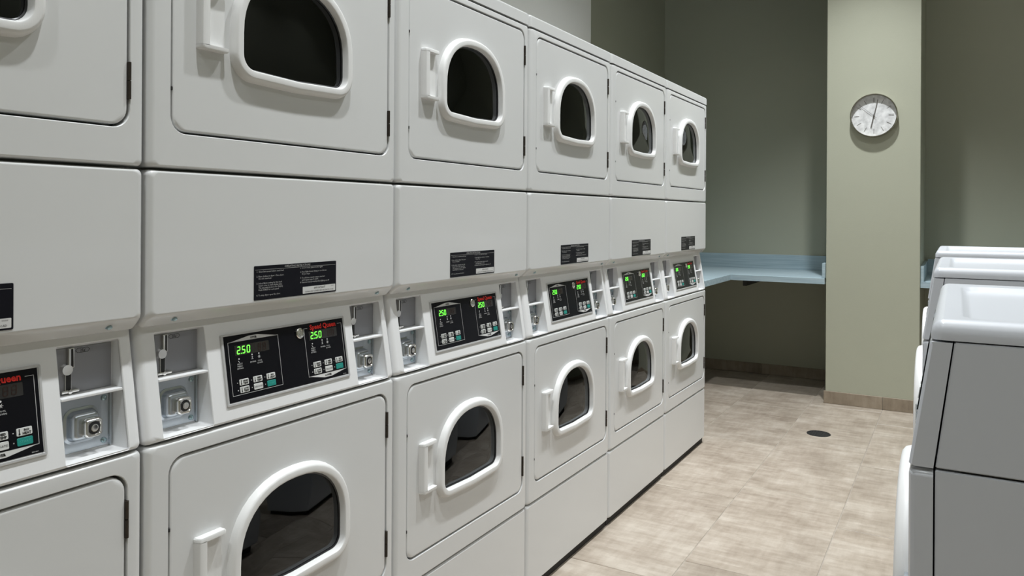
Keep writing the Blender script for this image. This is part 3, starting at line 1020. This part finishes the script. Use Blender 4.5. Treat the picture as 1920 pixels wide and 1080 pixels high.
def washer():
    """front faces -x; local origin at the near bottom corner of the front line (x = 1.157 in the room is local 0)"""
    root = empty('front_load_washer', (0, 0, 0))
    WW, DP, H = 0.690, 0.72, 1.119
    SX = 0.031          # seam between front shell and side panel
    # body behind the seam
    core = bx(SX + 0.03, DP - 0.004, 0.004, WW - 0.004, 0.052, 1.086)
    obj('cabinet_core', core, 'dark_base', root, smooth=0)
    for prof in ([(SX + 0.0012, 0.05), (SX + 0.0012, 0.9135), (DP, 0.9135), (DP, 0.05)],
                 [(SX + 0.0016, 0.9165), (SX + 0.0235, 1.0895), (DP, 1.0895), (DP, 0.9165)]):
        bm = bmesh.new()
        loft(bm, [[(x, 0.0, z) for x, z in prof], [(x, WW, z) for x, z in prof]])
        bmesh.ops.bevel(bm, geom=[e for e in bm.edges], offset=0.0014, segments=2, affect='EDGES')
        obj('cabinet_panel', bm, 'washer_enamel', root, smooth=30)
    obj('plinth', bx(0.05, DP - 0.03, 0.03, WW - 0.03, 0.0, 0.05), 'dark_base', root, smooth=0)
    # groove behind the seams (dark core slightly smaller than the shells)
    # front panel with round door opening
    ZP = 0.9125
    cy, cz, R = WW / 2, 0.640, 0.192
    hole = [(cy + R * math.cos(2 * math.pi * i / 40), cz + R * math.sin(2 * math.pi * i / 40)) for i in range(40)]
    bm = bmesh.new()
    fm = lambda a, b, d: (-d, a, b)
    plate(bm, rrect(0.0, WW, 0.05, ZP, 0.011), [hole], [(0, -SX + 0.001), (0, -0.009), (0.0025, -0.0025), (0.009, 0.0)], fm, -0.03)
    obj('front_panel', bm, 'washer_enamel', root)
    # sloped control panel between front panel and lid
    bm = bmesh.new()
    lp = [(0.0, 0.9175), (0.0035, 0.9155), (SX - 0.001, 0.9155), (SX + 0.0215, 1.0885), (0.0275, 1.0885), (0.0245, 1.084)]
    sh = lambda k: [(x + (0.004 if k and x < 0.027 else 0), z) for x, z in lp]
    loft(bm, [[(x, 0.0, z) for x, z in sh(1)], [(x, 0.005, z) for x, z in sh(0)], [(x, WW - 0.005, z) for x, z in sh(0)], [(x, WW, z) for x, z in sh(1)]])
    cp = obj('control_panel', bm, 'washer_enamel', root, smooth=50)
    sp = lambda y, t, d=0.0: (0.0245 * t - d * 0.99, y, 0.9175 + 0.1665 * t + d * 0.14)
    bm = bmesh.new()
    loft(bm, [[sp(a, b, 0.0) for a, b in rrect(0.20, 0.50, 0.15, 0.88, 0.04, 2)], [sp(a, b, 0.003) for a, b in rrect(0.20, 0.50, 0.15, 0.88, 0.04, 2)]])
    obj('display_panel', bm, 'black_panel', cp, smooth=0)
    for k in range(4):
        y = 0.24 + k * 0.055
        bm = bmesh.new()
        loft(bm, [[sp(y, 0.25, d), sp(y + 0.03, 0.25, d), sp(y + 0.03, 0.36, d), sp(y, 0.36, d)] for d in (0.002, 0.0045)])
        obj('button', bm, 'button', cp, smooth=0)
    bm = bmesh.new()
    loft(bm, [[sp(a, b, 0.0) for a, b in rrect(0.545, 0.655, 0.10, 0.90, 0.04, 2)], [sp(a, b, 0.004) for a, b in rrect(0.545, 0.655, 0.10, 0.90, 0.04, 2)]])
    obj('coin_plate', bm, 'zinc', cp, smooth=0)
    # lid: bullnose worktop with a shallow sunk field
    bm = bmesh.new()
    X0, X1 = 0.026, DP + 0.004
    rr = rrect(X0, X1, 0.0, WW, 0.016, 5)
    fld = rrect(X0 + 0.040, X1 - 0.06, 0.040, WW - 0.075, 0.030, 5)
    loops = []
    for ins, z in ((0.0, 1.0915), (0.0, 1.100), (0.0012, 1.107), (0.0045, 1.1135), (0.0095, 1.1175), (0.016, 1.119)):
        loops.append([(p[0], p[1], z) for p in (inset(rr, ins) if ins else rr)])
    loops.append([(p[0], p[1], 1.119) for p in inset(fld, -0.004)])
    loops.append([(p[0], p[1], 1.1175) for p in fld])
    loops.append([(p[0], p[1], 1.1115) for p in inset(fld, 0.006)])
    loops.append([(p[0], p[1], 1.110) for p in inset(fld, 0.012)])
    loft(bm, loops)
    obj('top_lid', bm, 'washer_enamel', root, smooth=40)
    # door: dished white ring, glass, hinge, pull
    bm = bmesh.new()
    rg = lambda r, x, n=48: [(x, cy + r * math.cos(2 * math.pi * i / n), cz + r * math.sin(2 * math.pi * i / n)) for i in range(n)]
    loft(bm, [rg(0.198, 0.004), rg(0.206, -0.004), rg(0.206, -0.015), rg(0.203, -0.023), rg(0.197, -0.0275), rg(0.188, -0.029), rg(0.168, -0.027), rg(0.150, -0.016), rg(0.146, -0.004), rg(0.146, 0.01)], False, False)
    dr = obj('door', bm, 'plastic', root, smooth=45)
    bm = bmesh.new()
    loft(bm, [rg(0.149, -0.006), rg(0.13, -0.010), rg(0.09, -0.015), rg(0.04, -0.017), rg(0.01, -0.0175)], False, True)
    obj('window_glass', bm, 'door_glass', dr, smooth=60)
    bm = bmesh.new()
    loft(bm, [rg(0.165, 0.006), rg(0.165, 0.028), rg(0.02, 0.029)], False, True)
    obj('drum', bm, 'drum', dr)
    bm = bmesh.new()
    hy = cy - 0.222
    box(bm, -0.012, -0.0005, hy - 0.004, hy + 0.026, cz - 0.062, cz + 0.066, bev=0.001)
    for k in range(5):
        cyl(bm, (-0.013, hy + 0.004, cz - 0.060 + k * 0.025), 'z', 0.0085, 0.0235, 12)
    obj('hinge', bm, 'zinc', dr)
    bm = bmesh.new()
    box(bm, -0.034, -0.010, cy + 0.165, cy + 0.200, cz - 0.05, cz + 0.05, bev=0.005, seg=3)
    obj('handle', bm, 'plastic', dr)
    # small screws on the near edge of the front shell
    bm = bmesh.new()
    return root


WX = 1.157
Wm = washer()
wl = ['nearest white front-load washer, its grey side and lid filling the right edge',
      'middle white front-load washer, its lid showing behind the nearest one',
      'farthest white front-load washer, nearest the pillar']
for i, (wy, dx, lab) in enumerate(zip((1.20, 2.46, 3.70), (0.0, -0.027, -0.050), wl)):
    r = Wm if i == 0 else copy_tree(Wm, (0, 0, 0))
    r.location = (WX + dx, wy, 0)
    r['label'] = lab
    r['category'] = 'washing machine'
    r['group'] = 'front-load washers in a row on the right'

# ------------------------------------------------------------------ wall clock
CX, CZ, CR = 0.7345, 1.926, 0.143
ck = empty('wall_clock', (CX, PY, CZ), label='round wall clock with thin bronze rim on the pillar', category='clock')
ringc = lambda r, y, n=56: [(r * math.cos(2 * math.pi * i / n), y, r * math.sin(2 * math.pi * i / n)) for i in range(n)]
bm = bmesh.new()
loft(bm, [ringc(CR - 0.004, 0.0), ringc(CR, -0.004), ringc(CR, -0.036), ringc(CR - 0.002, -0.040), ringc(CR - 0.007, -0.040), ringc(CR - 0.009, -0.036), ringc(CR - 0.009, -0.008)], True, False)
obj('rim', bm, 'clock_rim', ck)
bm = bmesh.new()
loft(bm, [ringc(CR - 0.0085, -0.0145), ringc(CR - 0.0085, -0.016)])
obj('dial', bm, 'clock_face', ck, smooth=0)


def stroke(bm, p, q, w, y):
    """flat bar on the dial; p,q in dial coordinates seen from the front (x right, z up)"""
    p, q = Vector(p), Vector(q)
    d = (q - p).normalized()
    n = Vector((-d.y, d.x)) * w / 2
    pts = [p + n, p - n, q - n, q + n]
    loft(bm, [[(v.x, y, v.y) for v in pts], [(v.x, y - 0.0008, v.y) for v in pts]])


ROM = ['II', 'I', 'I', 'II', 'I', 'I', 'I', 'I', 'I', 'I', 'I', 'I']
for h in range(12):
    a = math.radians(90 - 30 * h)
    rad = Vector((math.cos(a), math.sin(a)))
    tan = Vector((rad.y, -rad.x))
    bm = bmesh.new()
    s = ROM[h]
    wd = {'I': 0.008, 'V': 0.014, 'X': 0.014}
    tot = sum(wd[ch] for ch in s)
    t = -tot / 2
    r0, r1 = 0.088, 0.118
    for ch in s:
        a0, a1 = t + 0.002, t + wd[ch] - 0.002
        m = (a0 + a1) / 2
        if ch == 'I':
            stroke(bm, rad * r0 + tan * m, rad * r1 + tan * m, 0.0026, -0.016)
        elif ch == 'V':
            stroke(bm, rad * r1 + tan * a0, rad * r0 + tan * m, 0.0024, -0.016)
            stroke(bm, rad * r1 + tan * a1, rad * r0 + tan * m, 0.0016, -0.016)
        else:
            stroke(bm, rad * r1 + tan * a0, rad * r0 + tan * a1, 0.0024, -0.016)
            stroke(bm, rad * r0 + tan * a0, rad * r1 + tan * a1, 0.0016, -0.016)
        t += wd[ch]
    obj('numeral', bm, 'clock_ink', ck, smooth=0)
bm = bmesh.new()
stroke(bm, (-0.003, -0.015), (0.024, 0.105), 0.0042, -0.0200)
obj('minute_hand', bm, 'clock_ink', ck, smooth=0)
bm = bmesh.new()
stroke(bm, (0.002, 0.012), (-0.0165, -0.078), 0.0066, -0.0185)
cyl(bm, (0, -0.0165, 0), 'y', 0.006, -0.006, 16)
obj('hour_hand', bm, 'clock_ink', ck, smooth=0)
bm = bmesh.new()
stroke(bm, (0.018, -0.017), (-0.090, 0.078), 0.0016, -0.0215)
obj('second_hand', bm, 'clock_ink', ck, smooth=0)

# ------------------------------------------------------------------ floor drain
dr = empty('floor_drain', (0.522, 4.765, 0), label='small round black floor drain in the tiles before the pillar', category='drain')
bm = bmesh.new()
rg = lambda r, z, n=32: [(r * math.cos(2 * math.pi * i / n), r * math.sin(2 * math.pi * i / n), z) for i in range(n)]
loft(bm, [rg(0.066, 0.0), rg(0.0645, 0.0025), rg(0.054, 0.0025), rg(0.053, 0.0006)], False, True)
obj('rim', bm, 'rubber', dr)
for k in range(-3, 4):
    w = math.sqrt(0.053 ** 2 - (k * 0.0145) ** 2)
    obj('grate_bar', bx(k * 0.0145 - 0.004, k * 0.0145 + 0.004, -w, w, 0.0006, 0.0022), 'rubber', dr, smooth=0)
